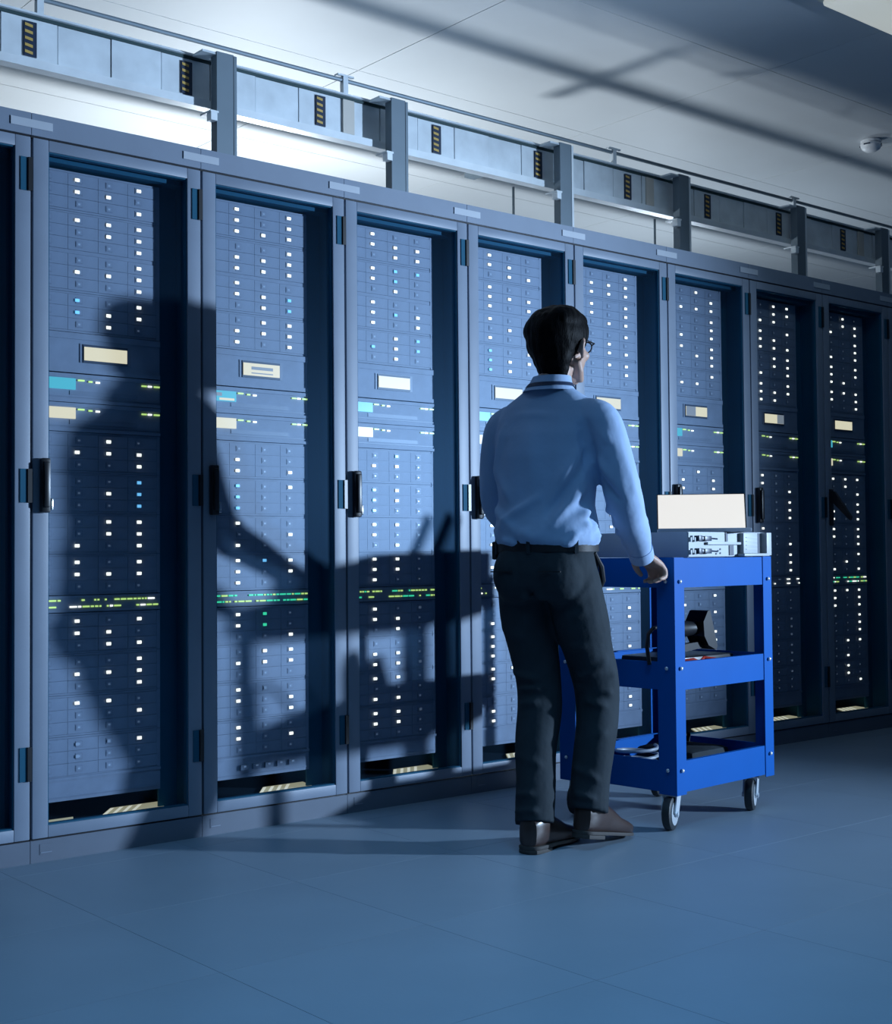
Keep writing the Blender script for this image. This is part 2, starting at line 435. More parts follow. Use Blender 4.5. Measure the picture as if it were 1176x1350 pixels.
def dashes(m, rng, x0, x1, z, cols, dens=.6):
    x = x0
    while x < x1:
        wd = rng.choice((.006, .010, .018, .024))
        if rng.random() < dens:
            MB().box(x, min(x1, x + wd), -.0045, -.0021, z - .0026, z + .0026, rng.choice(cols)).build('port_light', m)
        x += wd + .005
for k in range(-1, 9):
    t = thing('server_rack', rack_label[k], 'server rack', (k * W, 0, 0), group='row of server cabinets')
    link('cabinet_shell', bodyD, t)
    link('top_fascia', fasc, t)
    p = link('plinth', plD, t)
    link('plinth_cover', plb, p)
    d = link('door', frD, t)
    link('glass_pane', glD, d)
    for hz in (2.09, 1.115, .255):
        link('hinge', hin, d, (0, 0, hz))
    if k == 7:
        link('door_handle', hoD, d)
    else:
        link('door_handle', hnd, d)
        link('handle_lock', hlk, d)['label'] = 'small chrome lock barrel beside the handle'
    if k < 8:
        nb = k + 1
        tag(link('name_plate', tgD, None, (k * W, 0, 0)), f'pale name plate over the joint left of the {ordn[nb]} full cabinet from the left' if k < 7 else 'pale name plate on the cabinet tops near the right photo edge', 'name plate', 'name plates along the cabinet tops')
    if k < 0 or k > 7:
        continue
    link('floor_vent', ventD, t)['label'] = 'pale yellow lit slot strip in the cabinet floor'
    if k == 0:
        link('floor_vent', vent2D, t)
    ro = ordn[k]
    rng = random.Random(40 + k)
    pats = PAT[k].split()
    for s in range(12):
        sv = thing('drive_server', f'blue-grey three-row drive server, {ordn[s]} from the top in the {ro} full cabinet from the left', 'server', (k * W + SX, SY, SZ[s]), group='drive servers in the cabinets')
        link('chassis', chD, sv)
        for r in range(3):
            for c in range(4):
                link('drive_tray', drD, sv, (.009 + c * DW, 0, .0392 - r * .0392))
        lamps(pats[s], sv)
    u = thing('display_unit', f'blue-grey rack unit with a glowing status display in the {ro} full cabinet from the left', 'server', (k * W + SX, SY, 1.609), group='display units in the cabinets')
    link('chassis', c4D, u)
    m = MB().box(.165, .322, -.006, -.002, -.030, .030, 'navy').box(.168, .319, -.009, -.006, -.022, .022, 'lcd')
    if k == 1:
        m.box(.20, .29, -.0096, -.009, -.001, .010, 'lcd_dim').box(.20, .29, -.0096, -.009, -.015, -.011, 'lcd_dim')
    if k == 5:
        m.box(.168, .235, -.0096, -.009, -.022, .022, 'lcd_dim')
    if k == 6:
        m.box(.265, .319, -.0096, -.009, -.022, .022, 'lcd_dim')
    m.build('status_display', u)['label'] = 'cream glowing display in a dark bezel'
    for q, (z, c, nm) in enumerate(((1.4935, 'cyan', 'cyan'), (1.3985, 'lcd', 'cream'))):
        lb = f'flat network appliance with a {nm} lit square in the {ro} full cabinet from the left' if k != 6 else f'{("upper", "lower")[q]} flat network appliance with lime lights in the seventh full cabinet from the left'
        u = thing('network_appliance', lb, 'network unit', (k * W + SX, SY, z), group='network appliances in the cabinets')
        link('chassis', c5D, u)
        if k != 6:
            sq = MB().box(.0, .138, -.008, -.001, -.005, .031, c)
            if k == 1 and q == 0:
                sq.box(.03, .08, -.0086, -.008, .012, .024, 'lcd_dim').box(.07, .13, -.0086, -.008, -.002, .006, 'lcd')
            sq.build('status_square', u)
        for (xa, xb, zz, c_) in ((.148, .17, .0265, 'y'), (.185, .198, .0245, 'y'), (.21, .224, .0235, 'w'), (.375, .393, .0245, 'y'), (.398, .412, .0245, 'w'), (.420, .441, .0245, 'y')):
            MB().box(xa, xb, -.005, -.001, zz - .0025, zz + .0025, c_).build('indicator_light', u)
    u = thing('network_switch', f'thin switch with two rows of port lights in the {ro} full cabinet from the left', 'network switch', (k * W + SX, SY, .794), group='network switches in the cabinets')
    link('chassis', c6D, u)
    m = u
    cols = {0: 'yyyw', 1: 'ggyy', 2: 'yyyg', 3: 'wwy', 4: 'wy', 5: 'wyg', 6: 'wwd', 7: 'yggw'}[k]
    dens = {0: .6, 1: .9, 2: .72, 3: .4, 4: .4, 5: .5, 6: .35, 7: .7}[k]
    dashes(m, rng, .05, SW - .005, .0115, cols, dens)
    dashes(m, rng, .05, SW - .005, -.0095, cols, dens)
    b = thing('blanking_panel', f'plain blanking panel at the bottom of the {ro} full cabinet from the left', 'panel', (k * W + SX, SY, .205), group='blanking panels in the cabinets')
    link('panel_face', c7D, b)
    if k == 1:
        m = MB()
        for i in range(5):
            x = .15 + i * .05
            m.box(x, x + .035, -.012, -.004, -.012, .006, 'chassis').box(x + .01, x + .02, -.014, -.012, -.003, .003, 'd')
        m.build('rail_fittings', b)
    if k == 5:
        MB().tube([(k * W + .535, .13, 1.33), (k * W + .535, .13, 1.62)], .004, 'whitecable').build('cable', t).matrix_parent_inverse = Matrix.Translation((-k * W, 0, 0))  # pale rod standing in for a thin reflection in the door glass

# ------------------------------------------------------------------ overhead busway
BY = .40
bw = thing('power_busway', 'grey metal busway with yellow-striped sockets running above the cabinets', 'busway', (0, 0, 0))
X0, X1 = -1.2, 7.0
MB().box(X0, X1, BY + .012, BY + .06, 2.66, 2.80, 'galv').build('busway_core', bw)
MB().box(X0, X1, BY - .03, BY + .012, 2.622, 2.634, 'galv_lit').box(X0, X1, BY - .036, BY - .03, 2.622, 2.652, 'galv_lit').box(X0, X1, BY - .012, BY + .012, 2.646, 2.656, 'galv_lit').build('lower_rail', bw)
MB().box(X0, X1, BY - .006, BY + .02, 2.803, 2.815, 'teal').box(X0, X1, BY - .02, BY + .06, 2.815, 2.822, 'galv').build('upper_rail', bw)
ns = 14
slot = MB().box(-.023, .023, -.010, -.004, 2.668, 2.79, 'navy')
for i in range(5):
    z = 2.679 + i * .0235
    slot.add([(-.02, -.012, z), (.008, -.012, z - .004), (.008, -.012, z + .006), (-.02, -.012, z + .010)], [(0, 1, 2, 3)], 'yellow')
slotD = slot.data('socket_slot')
for i in range(ns):
    x = .156 + .6035 * (i - 2)
    link('socket_panel', MB().box(-.10, .10, -.004, .012, 2.658, 2.802, 'galv').data('socket_panel') if i == 0 else bpy.data.meshes['socket_panel'], bw, (x, BY, 0))
    link('socket_slot', slotD, bw, (x, BY, 0))['label'] = 'dark socket opening with yellow contact stripes'
    for (a, b_) in ((.104, .300), (.304, .4995)):
        MB().box(x + a, x + b_, BY - .002 - .004 * ((i + (a > .2)) % 2), BY + .012, 2.658, 2.802, 'galv').build('cover_panel', bw)
for x in (1.50, 3.33, 5.16):
    MB().box(x - .028, x + .028, BY - .012, BY - .006, 2.662, 2.80, 'beige').build('coupling_plate', bw)['label'] = 'beige coupling plate'
MB().tube([(X0, BY + .02, 2.89), (X1, BY + .02, 2.89)], .009, 'post', 8).build('support_rod', bw)
for x in (.94 + .56, 3.10, 4.55, .2):
    MB().box(x - .012, x + .012, BY + .008, BY + .032, 2.82, 2.905, 'galv').box(x - .04, x + .04, BY + .006, BY + .034, 2.903, 2.91, 'galv').build('rod_clip', bw)
posts = [(.935, 0), (1.77, 0), (2.76, 1), (3.606, 1), (4.598, 1), (5.43, 1)]  # second value: right side painted in the lit tone
plab = ['upright grey strut on the cabinets, nearest to the left edge of the photo', 'upright grey strut above the third full cabinet, second from the left', 'upright strut above the man, third from the left', 'upright strut above the laptop, fourth from the left', 'upright strut fifth from the left below the smoke detector', 'upright strut cut by the right edge of the photo']
for (x, kind), lb in zip(posts, plab):
    x = -1.681 + (x + 1.681) * .9774
    t = thing('strut_post', lb, 'strut', (x, BY - .10, ZTOP), group='upright struts under the busway')
    h = 2.82 - ZTOP
    MB().box(-.042, .03, -.002, .002, 0, h, 'post').box(-.042, -.038, .002, .04, 0, h, 'post').box(.03, .042, -.004, .04, 0, h - .004, 'galv_lit' if kind else 'post').box(-.06, .06, -.008, .05, 0, .005, 'post').build('channel', t)
    MB().box(-.10, -.038, .002, .076, h - .012, h - .004, 'galv').build('top_arm', t)
    MB().box(-.072, -.046, -.012, .02, 2.555 - ZTOP, 2.585 - ZTOP, 'galv_lit').box(-.075, -.04, -.012, .0635, 2.585 - ZTOP, 2.592 - ZTOP, 'galv_lit').build('rail_bracket', t)
    MB().tube([(-.005, -.002, .04), (-.005, -.007, .04)], .006, 'chrome', 8).build('bolt', t)
rb = thing('rear_shadow_pipe', 'unseen pipe added behind the cabinets to shade the ceiling below the busway', 'pipe', (0, 0, 0))  # hidden pipe, added to cast the rear band on the ceiling
MB().tube([(X0, 2.0, 2.72), (X1, 2.0, 2.72)], .05, 'post', 12).build('pipe', rb)
for x in (-.6, 3.9, 5.2):
    MB().tube([(x, 2.0, 2.76), (x, 2.0, CEIL)], .008, 'post', 6).build('hanger', rb)
MB().tube([(X0, .783, 2.89), (X1, .783, 2.89)], .035, 'post', 12).build('hidden_shadow_pipe', bw)  # out of sight behind the busway, added to cast a ceiling shadow band
for x in (2.72,):
    MB().box(x - .032, x + .032, BY + .07, 1.05, 2.835, 2.865, 'post').build('cross_arm', bw)

# ------------------------------------------------------------------ smoke detector, ceiling lamp
t = thing('smoke_detector', 'small round white smoke detector on the ceiling at right', 'smoke detector', (4.81, .09, CEIL))
def disc_rings(prof, seg=24):
    return [[(r * math.cos(2 * math.pi * i / seg), r * math.sin(2 * math.pi * i / seg), z) for i in range(seg)] for r, z in prof]
MB().loft(disc_rings([(.05, 0), (.055, -.004), (.055, -.016), (.05, -.018)]), 'detector').build('base_ring', t, True)
MB().loft(disc_rings([(.048, -.018), (.056, -.022), (.056, -.034), (.048, -.05), (.03, -.062), (.01, -.066)]), 'detector').build('dome', t, True)
for a in (-150, -100, -50, 10, 100):
    MB().box(-.018, .018, .05, .0575, -.034, -.027, 'navy').build('vent_slot', t).rotation_euler = (0, 0, R(a))
t = thing('ceiling_lamp', 'pale twin ceiling lamp in the top right corner', 'ceiling lamp', (3.42, -.90, CEIL))
MB().box(-.52, .62, -.36, .02, -.035, -.001, 'lampframe', .006).build('housing', t, True)
MB().box(-.5, .02, -.34, .0, -.06, -.035, 'lamp', .012).build('diffuser', t, True)
MB().box(.08, .60, -.34, .0, -.06, -.035, 'lamp', .012).build('diffuser', t, True)

# ------------------------------------------------------------------ trolley
CA = R(4.5)
CL, CDp = .60, .52
ct = thing('tool_trolley', 'bright blue steel three-shelf trolley on casters beside the man', 'trolley', (1.83, -1.02, 0), CA)
for nm, z0, z1 in (('top_shelf', .824, .925), ('middle_shelf', .476, .571), ('bottom_shelf', .130, .235)):
    m = MB()
    zf = z1 - .006 if nm == 'top_shelf' else z0 + .03
    m.box(.004, CL - .004, .004, CDp - .004, zf - .004, zf, 'cart')
    m.box(.003, CL - .003, .003, .006, z0, z1, 'cart').box(.003, CL - .003, CDp - .006, CDp - .003, z0, z1, 'cart')
    m.box(.003, .006, .006, CDp - .006, z0, z1, 'cart').box(CL - .006, CL - .003, .006, CDp - .006, z0, z1, 'cart')
    m.box(.006, CL - .006, .006, .02, z1 - .003, z1, 'cart').box(.006, CL - .006, CDp - .02, CDp - .006, z1 - .003, z1, 'cart')
    m.build(nm, ct)
fx, fy = .055, .075
for sx in (0, 1):
    for sy in (0, 1):
        m = MB()
        xa, xb = (0, fx) if sx == 0 else (CL - fx, CL)
        ya, yb = (0, .003) if sy == 0 else (CDp - .003, CDp)
        m.box(xa, xb, ya, yb, .122, .927, 'cart')
        xa, xb = (0, .003) if sx == 0 else (CL - .003, CL)
        ya, yb = (.003, fy) if sy == 0 else (CDp - fy, CDp - .003)
        m.box(xa, xb, ya, yb, .122, .927, 'cart')
        pst = m.build('corner_post', ct)
        for z in (.845, .55, .205):
            x = fx * .5 if sx == 0 else CL - fx * .5
            y = -.005 if sy == 0 else CDp + .005
            MB().ball((x, y, z), (.007, .005, .007), 'bolt', 10).build('bolt', pst, True)
            x = -.005 if sx == 0 else CL + .005
            y = fy * .45 if sy == 0 else CDp - fy * .45
            MB().ball((x, y, z), (.005, .007, .007), 'bolt', 10).build('bolt', pst, True)
def caster(x, y, rz):
    t = link('caster', None, ct, (x, y, 0))
    t.rotation_euler = (0, 0, rz)
    g = 24
    prof = [(.02, -.014), (.05, -.016), (.056, -.012), (.0575, 0), (.056, .012), (.05, .016), (.02, .014)]
    rings = [[(r * math.cos(2 * math.pi * i / g), yy, .0575 + r * math.sin(2 * math.pi * i / g)) for i in range(g)] for r, yy in prof]
    MB().loft(rings, 'rubber').build('tyre', t, True)
    prof = [(.04, -.0175), (.04, .0175)]
    rings = [[(r * math.cos(2 * math.pi * i / g), yy, .0575 + r * math.sin(2 * math.pi * i / g)) for i in range(g)] for r, yy in prof]
    MB().loft(rings, 'wheelgrey').build('hub', t, True)
    m = MB()
    for s in (-1, 1):
        ys = sorted((s * .0205, s * .0255))
        m.add([(-.022, ys[0], .062), (.012, ys[0], .042), (.05, ys[0], .118), (-.002, ys[0], .118), (-.022, ys[1], .062), (.012, ys[1], .042), (.05, ys[1], .118), (-.002, ys[1], .118)],
              [(0, 1, 2, 3), (7, 6, 5, 4), (0, 4, 5, 1), (1, 5, 6, 2), (2, 6, 7, 3), (3, 7, 4, 0)], 'fork')
    m.box(-.004, .052, -.026, .026, .113, .119, 'fork')
    m.tube([(-.002, -.03, .0575), (-.002, .03, .0575)], .008, 'fork', 10)
    m.tube([(.024, 0, .118), (.024, 0, .126)], .022, 'fork', 14)
    m.build('fork', t, True)
    return t
for (x, y, rz) in ((.02, .045, R(20)), (CL - .09, .045, R(25)), (.02, CDp - .06, R(15)), (CL - .09, CDp - .06, R(15))):
    caster(x, y, rz)
cu = Vector((math.cos(CA), math.sin(CA), 0))
cv = Vector((-math.sin(CA), math.cos(CA), 0))
def cp(u, v_, z):
    return Vector((1.83, -1.02, 0)) + cu * u + cv * v_ + Vector((0, 0, z))

# ------------------------------------------------------------------ server and laptop on the trolley
t = thing('bare_server', 'flat grey rack server lying on top of the blue trolley, connectors facing out', 'server', cp(.10, .012, .9265), CA)
MB().box(0, .487, .004, .50, .001, .089, 'srvcase', .002).build('case', t, True)
rp = MB().box(.002, .487, .0, .004, .003, .088, 'srvwhite').build('rear_panel', t)
for z in (.022, .066):
    m = MB()
    for i in range(3):
        m.box(.004 + i * .012, .012 + i * .012, -.008, 0, z - .012 + (i % 2) * .006, z + .004 + (i % 2) * .006, 'srvwhite', .001)
    m.box(.04, .06, -.018, 0, z - .010, z + .010, 'navy', .002).box(.06, .10, -.014, 0, z - .006, z + .006, 'navy', .002).box(.075, .115, -.018, 0, z - .009, z + .008, 'navy', .002)
    m.tube([(.115, -.012, z), (.15, -.016, z - .002)], .003, 'navy', 6)
    m.build('connector', rp, True)
box('divider_bar', rp, .10, .31, -.012, 0, .044, .053, 'srvwhite', .001)
box('slot_opening', rp, .222, .235, -.003, 0, .055, .088, 'navy')
box('slot_opening', rp, .245, .272, -.003, 0, .006, .042, 'navy')
m = MB()
for (x, z) in ((.19, .028), (.176, .022), (.19, .014), (.165, .012)):
    m.tube([(x, -.0025, z), (x, 0, z)], .0035, 'navy', 8)
m.build('port_holes', rp)
m = MB().box(.31, .40, -.02, 0, .012, .086, 'srvwhite', .003)
for i in range(4):
    m.box(.325, .395, -.022, -.02, .026 + i * .014, .029 + i * .014, 'wheelgrey')
m.build('power_module', rp, True)
box('slot_opening', rp, .405, .44, -.003, 0, .01, .086, 'navy')
box('end_bracket', rp, .455, .487, -.024, 0, .004, .088, 'srvwhite', .003)
box('release_plate', rp, .30, .465, -.03, 0, .002, .012, 'srvwhite', .003)

ld = math.atan2(-.67, -.74)   # direction the screen faces
t = thing('laptop', 'open laptop with a blank cream screen standing on the bare server', 'laptop', cp(.45, .20, 1.0165), ld + math.pi / 2)
# local: +x along hinge (to the right when seen from the front is -x... symmetric), -y toward the viewer
MB().box(-.165, .165, -.215, .0, 0, .014, 'srvcase', .004).build('base', t, True)
m = MB()
for r_ in range(5):
    for c in range(13):
        m.box(-.15 + c * .023, -.13 + c * .023, -.10 + r_ * .018, -.085 + r_ * .018, .014, .0155, 'black')
m.build('keys', t)['kind'] = 'stuff'
lid = link('lid', MB().box(-.165, .165, -.004, .004, 0, .150, 'black', .003).data('lid', True), t, (0, .004, .010))
lid.rotation_euler = (R(-24), 0, 0)
MB().box(-.160, .160, -.0052, -.004, .006, .146, 'screen').build('display', lid)['label'] = 'glowing cream display'

# ------------------------------------------------------------------ tools on the shelves
def at(p, rz=CA):
    return p
t = thing('tool_case', 'low black tool case on the middle shelf of the trolley', 'case', cp(.16, .10, .5065), CA)
MB().box(0, .34, 0, .26, 0, .066, 'black', .01).build('case_body', t, True)
MB().box(.12, .22, -.012, 0, .02, .035, 'black', .004).build('case_handle', t, True)
t = thing('cordless_drill', 'black cordless drill lying on the middle shelf, battery foot pointing right', 'drill', cp(.24, .14, .62), CA)
# handle axis = +x, battery foot at the right end
g = 12
def rring(x, y0, z0, hy, hz, tilt=0):
    return [(x + tilt * math.sin(2 * math.pi * i / g) * hz, y0 + hy * math.cos(2 * math.pi * i / g), z0 + hz * math.sin(2 * math.pi * i / g)) for i in range(g)]
MB().loft([rring(-.06, 0, .05, .03, .035), rring(.0, 0, .05, .024, .03), rring(.07, 0, .05, .02, .024), rring(.10, 0, .052, .024, .028)], 'black').build('grip', t, True)
def prism(pts, y0, y1, mt):
    n_ = len(pts)
    return MB().add([(x, y0, z) for x, z in pts] + [(x, y1, z) for x, z in pts], [tuple(range(n_)), tuple(range(2 * n_ - 1, n_ - 1, -1))] + [(i, n_ + i, n_ + (i + 1) % n_, (i + 1) % n_) for i in range(n_)], mt)
prism([(.07, .074), (.098, .112), (.112, .114), (.156, -.018), (.146, -.030), (.10, -.012), (.075, .022)], -.04, .04, 'black').build('battery', t)
prism([(.114, .108), (.118, .108), (.160, -.020), (.156, -.020)], -.036, .036, 'wheelgrey').build('battery_plate', t)
prism([(-.06, -.035), (.10, -.022), (.145, -.028), (.12, .002), (.02, -.002), (-.06, -.010)], -.014, .014, 'black').build('guard', t)
MB().tube([(-.07, 0, .13), (-.07, 0, .08), (-.07, 0, -.005), (-.07, 0, -.035)], [.02, .034, .034, .012], 'black', 14).build('motor_body', t, True)
t = thing('red_cable', 'loose red cable lying along the middle shelf', 'cable', (0, 0, 0))
MB().tube([cp(.10 + .03 * i, .045 + .018 * math.sin(i * 1.7), .546 + .026 * abs(math.sin(i * .9)) * (1 if i < 8 else .4)) for i in range(13)], .006, 'red', 8).build('cable_run', t, True)
t = thing('black_cable', 'black cable looping over the left edge of the middle shelf', 'cable', (0, 0, 0))
MB().tube([cp(-.012, .10, .56), cp(-.018, .105, .62), cp(-.016, .10, .665), cp(-.006, .088, .685), cp(.03, .08, .69), cp(.07, .09, .66), cp(.10, .10, .60)], .007, 'black', 8).build('cable_run', t, True)
t = thing('pale_cable_coil', 'small coil of pale cable on the bottom shelf of the trolley', 'cable', (0, 0, 0))
MB().tube([cp(.12 + .075 * math.cos(a * .5), .26 + .075 * math.sin(a * .5), .172 + .0022 * a) for a in range(38)], .006, 'whitecable', 7).build('cable_run', t, True)
t = thing('work_bag', 'black soft bag lying on the bottom shelf of the trolley', 'bag', cp(.26, .12, .1615), CA)
MB().box(0, .24, 0, .26, 0, .07, 'trouser', .025).build('bag_body', t, True)
MB().tube([(.03, .06, .065), (.06, .09, .10), (.14, .13, .112), (.20, .16, .10), (.22, .18, .06)], .008, 'trouser', 7).build('bag_strap', t, True)

# ------------------------------------------------------------------ the man
#PERSON
PF = R(18 - 90)
PO = Vector((1.38, -.87, 0))
man = thing('person', 'man in light blue shirt and dark trousers, seen from behind, pushing the trolley', 'person', PO, PF)

def finish(mb, name, parent, voxel=.01, smooth=4, sculpt=None, adapt=0.):
    """fuse overlapping volumes of one garment or body into a single skin"""
    me = mb.data(name + '_src')
    o = bpy.data.objects.new('tmp', me)
    COL.objects.link(o)
    md = o.modifiers.new('r', 'REMESH')
    md.mode = 'VOXEL'
    md.voxel_size = voxel
    ms = o.modifiers.new('s', 'SMOOTH')
    ms.iterations = smooth
    ms.factor = .5
    dg = bpy.context.evaluated_depsgraph_get()
    dg.update()
    res = bpy.data.meshes.new_from_object(o.evaluated_get(dg))
    res.name = name
    bpy.data.objects.remove(o)
    res.materials.clear()
    for mt in mb.mats:
        res.materials.append(M[mt])
    if sculpt:
        n = len(res.vertices)
        co = np.empty(n * 3)
        no = np.empty(n * 3)
        res.vertices.foreach_get('co', co)
        res.vertices.foreach_get('normal', no)
        co = sculpt(co.reshape(-1, 3), no.reshape(-1, 3))
        res.vertices.foreach_set('co', co.ravel())
    res.polygons.foreach_set('use_smooth', [True] * len(res.polygons))
    res.polygons.foreach_set('material_index', [0] * len(res.polygons))
    res.update()
    return link(name, res, parent)

def fold(co, no, a, b, amp, wd):
    a, b = np.array(a, float), np.array(b, float)
    ab = b - a
    t = np.clip(((co - a) @ ab) / (ab @ ab), 0, 1)
    d = np.linalg.norm(co - (a + t[:, None] * ab), axis=1)
    env = np.sin(np.pi * np.clip(t * .9 + .05, 0, 1)) ** .5
    return co + no * (amp * env * np.exp(-(d / wd) ** 2))[:, None]

def ell(cx, cy, z, a, b, n=28, p=2.3, front=1.0):
    pts = []
    for i in range(n):
        t = 2 * math.pi * i / n
        c, s_ = math.cos(t), math.sin(t)
        x = math.copysign(abs(c) ** (2 / p), c) * a
        y = math.copysign(abs(s_) ** (2 / p), s_) * b * (front if s_ > 0 else 1)
        pts.append((cx + x, cy + y, z))
    return pts
def interp(pts, rs, n):
    """Catmull-Rom resample of a limb centre line with radii"""
    P = [Vector(p) for p in pts]
    out, rr = [], []
    for i in range(len(P) - 1):
        p0, p1, p2, p3 = P[max(0, i - 1)], P[i], P[i + 1], P[min(len(P) - 1, i + 2)]
        for k in range(n):
            t = k / n
            out.append(.5 * ((2 * p1) + (p2 - p0) * t + (2 * p0 - 5 * p1 + 4 * p2 - p3) * t * t + (3 * p1 - p0 - 3 * p2 + p3) * t ** 3))
            rr.append(rs[i] + (rs[i + 1] - rs[i]) * (t * t * (3 - 2 * t)))
    out.append(P[-1])
    rr.append(rs[-1])
    return out, rr
def limb(mb, pts, rs, mt, n=5, seg=18, end=True):
    p, r = interp(pts, rs, n)
    mb.tube(p, r, mt, seg)
    mb.ball(p[0], r[0], mt, 14)
    if end:
        mb.ball(p[-1], r[-1], mt, 14)

# joints (x = his right, y = forward)
SHr, ELr, WRr = (.165, .015, 1.375), (.245, .05, 1.135), (.205, .28, .94)
SHl, ELl, WRl = (-.165, .035, 1.375), (-.235, .09, 1.115), (-.19, .335, .945)
HIr, KNr, ANr = (.088, .005, .90), (.112, .125, .50), (.125, .02, .135)
HIl, KNl, ANl = (-.088, -.01, .90), (-.055, .035, .50), (.0, -.105, .10)
HC = Vector((.026, .065, 1.615))         # head centre
HY = R(-4)                              # head turned a little to his right
HR = Matrix.Rotation(HY, 3, 'Z')
def hd(x, y, z):
    return HC + HR @ Vector((x, y, z))

# --- body: one continuous surface (head, neck, trunk, arms, hands, legs)
B = MB()
B.loft([ell(0, .0, .86, .13, .095), ell(0, 0, .95, .14, .10), ell(0, .01, 1.10, .128, .088), ell(0, .02, 1.25, .148, .10), ell(0, .025, 1.36, .16, .095), ell(.003, .02, 1.43, .11, .07), ell(.006, .02, 1.47, .06, .055)], 'skin')
nk, nr = interp([(.006, .015, 1.42), (.012, .022, 1.49), (.02, .045, 1.56)], [.062, .054, .055], 5)
B.tube(nk, nr, 'skin', 18)
# skull, jaw, face
B.ball(hd(0, -.012, .035), (.077, .096, .096), 'skin', 24, HR)
B.ball(hd(0, .030, -.015), (.066, .066, .085), 'skin', 20, HR)
B.ball(hd(0, .045, -.065), (.048, .048, .045), 'skin', 18, HR)
B.ball(hd(0, .078, -.090), (.020, .018, .018), 'skin', 12, HR)
for s in (-1, 1):
    B.tube([hd(s * .058, .0, -.035), hd(s * .055, .02, -.07), hd(s * .03, .066, -.095)], [.016, .015, .014], 'skin', 10)
    B.ball(hd(s * .045, .068, -.015), (.02, .02, .018), 'skin', 12, HR)     # cheekbone
    B.ball(hd(s * .030, .082, .03), (.02, .012, .010), 'skin', 10, HR)      # brow
    ears = [(.078, .004, .016), (.088, -.008, .028), (.096, -.022, .018), (.094, -.022, -.004), (.084, -.006, -.028), (.076, .002, -.030)]
    B.tube([hd(s * a, b, c) for a, b, c in ears], [.007, .008, .008, .007, .007, .006], 'skin', 8)
    B.ball(hd(s * .083, -.010, .000), (.008, .016, .026), 'skin', 10, HR)
B.tube([hd(0, .088, .025), hd(0, .100, .0), hd(0, .113, -.018), hd(0, .094, -.03)], [.009, .010, .013, .010], 'skin', 10)
B.tube([hd(-.022, .085, -.052), hd(0, .096, -.048), hd(.022, .085, -.052)], [.005, .007, .005], 'skin', 8)
B.tube([hd(-.018, .084, -.062), hd(0, .094, -.062), hd(.018, .084, -.062)], [.005, .008, .005], 'skin', 8)
limb(B, [SHr, ELr, WRr], [.042, .036, .027], 'skin')
limb(B, [SHl, ELl, WRl], [.042, .036, .027], 'skin')
limb(B, [HIr, KNr, ANr], [.078, .052, .036], 'skin')
limb(B, [HIl, KNl, ANl], [.078, .052, .036], 'skin')
for an, hx, tx in ((ANr, (.125, .01, .085), (.145, .18, .040)), (ANl, (0, -.105, .055), (.008, .07, .042))):
    B.tube([an, hx], [.032, .024], 'skin', 10)
    B.tube([hx, tx], [.022, .014], 'skin', 10)
# hands curled over the trolley's upper edge
def hand(mb, wr, fwd, side, down, s):
    """wr wrist, fwd direction to the knuckles, side = toward the thumb, down = palm normal"""
    wr, fwd, side, down = (Vector(q) for q in (wr, fwd, side, down))
    fwd.normalize()
    side = (side - fwd * side.dot(fwd)).normalized()
    down = (down - fwd * down.dot(fwd) - side * down.dot(side)).normalized()
    def q(f, t, d):
        return wr + fwd * f + side * t + down * d
    mb.tube([q(-.03, 0, 0), q(.0, 0, 0), q(.03, .0, .0)], [.026, .024, .026], 'skin', 12)
    for t in (-.030, -.010, .010, .028):
        mb.tube([q(.0, t * .6, 0), q(.045, t * .9, .002), q(.082, t, .002)], [.015, .0145, .0115], 'skin', 10)
    for t, ln in ((-.031, .8), (-.0105, .95), (.0105, 1.0), (.030, .92)):
        a = q(.080, t, .002)
        b = q(.080 + .032 * ln, t * 1.05, .012)
        c = q(.086 + .036 * ln, t * 1.05, .012 + .026 * ln)
        e = q(.070 + .026 * ln, t * 1.03, .018 + .042 * ln)
        p, r = interp([a, b, c, e], [.0105, .0098, .0088, .0075], 4)
        mb.tube(p, r, 'skin', 10)
        mb.ball(e, .0078, 'skin', 8)
    p, r = interp([q(.015, .022, .004), q(.04, .047, .012), q(.066, .054, .024), q(.086, .046, .036)], [.015, .013, .011, .0085], 4)
    mb.tube(p, r, 'skin', 10)
    mb.ball(p[-1], .0088, 'skin', 8)
hand(B, WRr, (.02, .09, -.045), (-1, .15, 0), (0, -.5, -1), 1)
hand(B, WRl, (.0, .09, -.05), (1, .15, 0), (0, -.5, -1), -1)
finish(B, 'body', man, .0055, 2)

# --- shirt
T = MB()
T.loft([ell(.0, .0, .955, .160, .118), ell(0, .0, .985, .178, .134), ell(0, -.002, 1.02, .176, .132), ell(0, .0, 1.10, .165, .116), ell(0, .004, 1.18, .172, .120), ell(0, .010, 1.26, .182, .122), ell(0, .016, 1.33, .188, .116), ell(0, .020, 1.385, .182, .102, front=.95), ell(.002, .020, 1.43, .158, .084), ell(.004, .020, 1.458, .118, .072), ell(.006, .020, 1.482, .082, .064), ell(.008, .02, 1.498, .064, .058)], 'shirt')
limb(T, [(.155, .018, 1.385), (.198, .018, 1.35), ELr, (.224, .17, 1.03), (.206, .275, .945)], [.060, .063, .058, .052, .040], 'shirt', 6)
limb(T, [(-.150, .03, 1.38), (-.192, .04, 1.335), ELl, (-.215, .22, 1.02), (-.192, .32, .955)], [.060, .062, .056, .046, .036], 'shirt', 6)
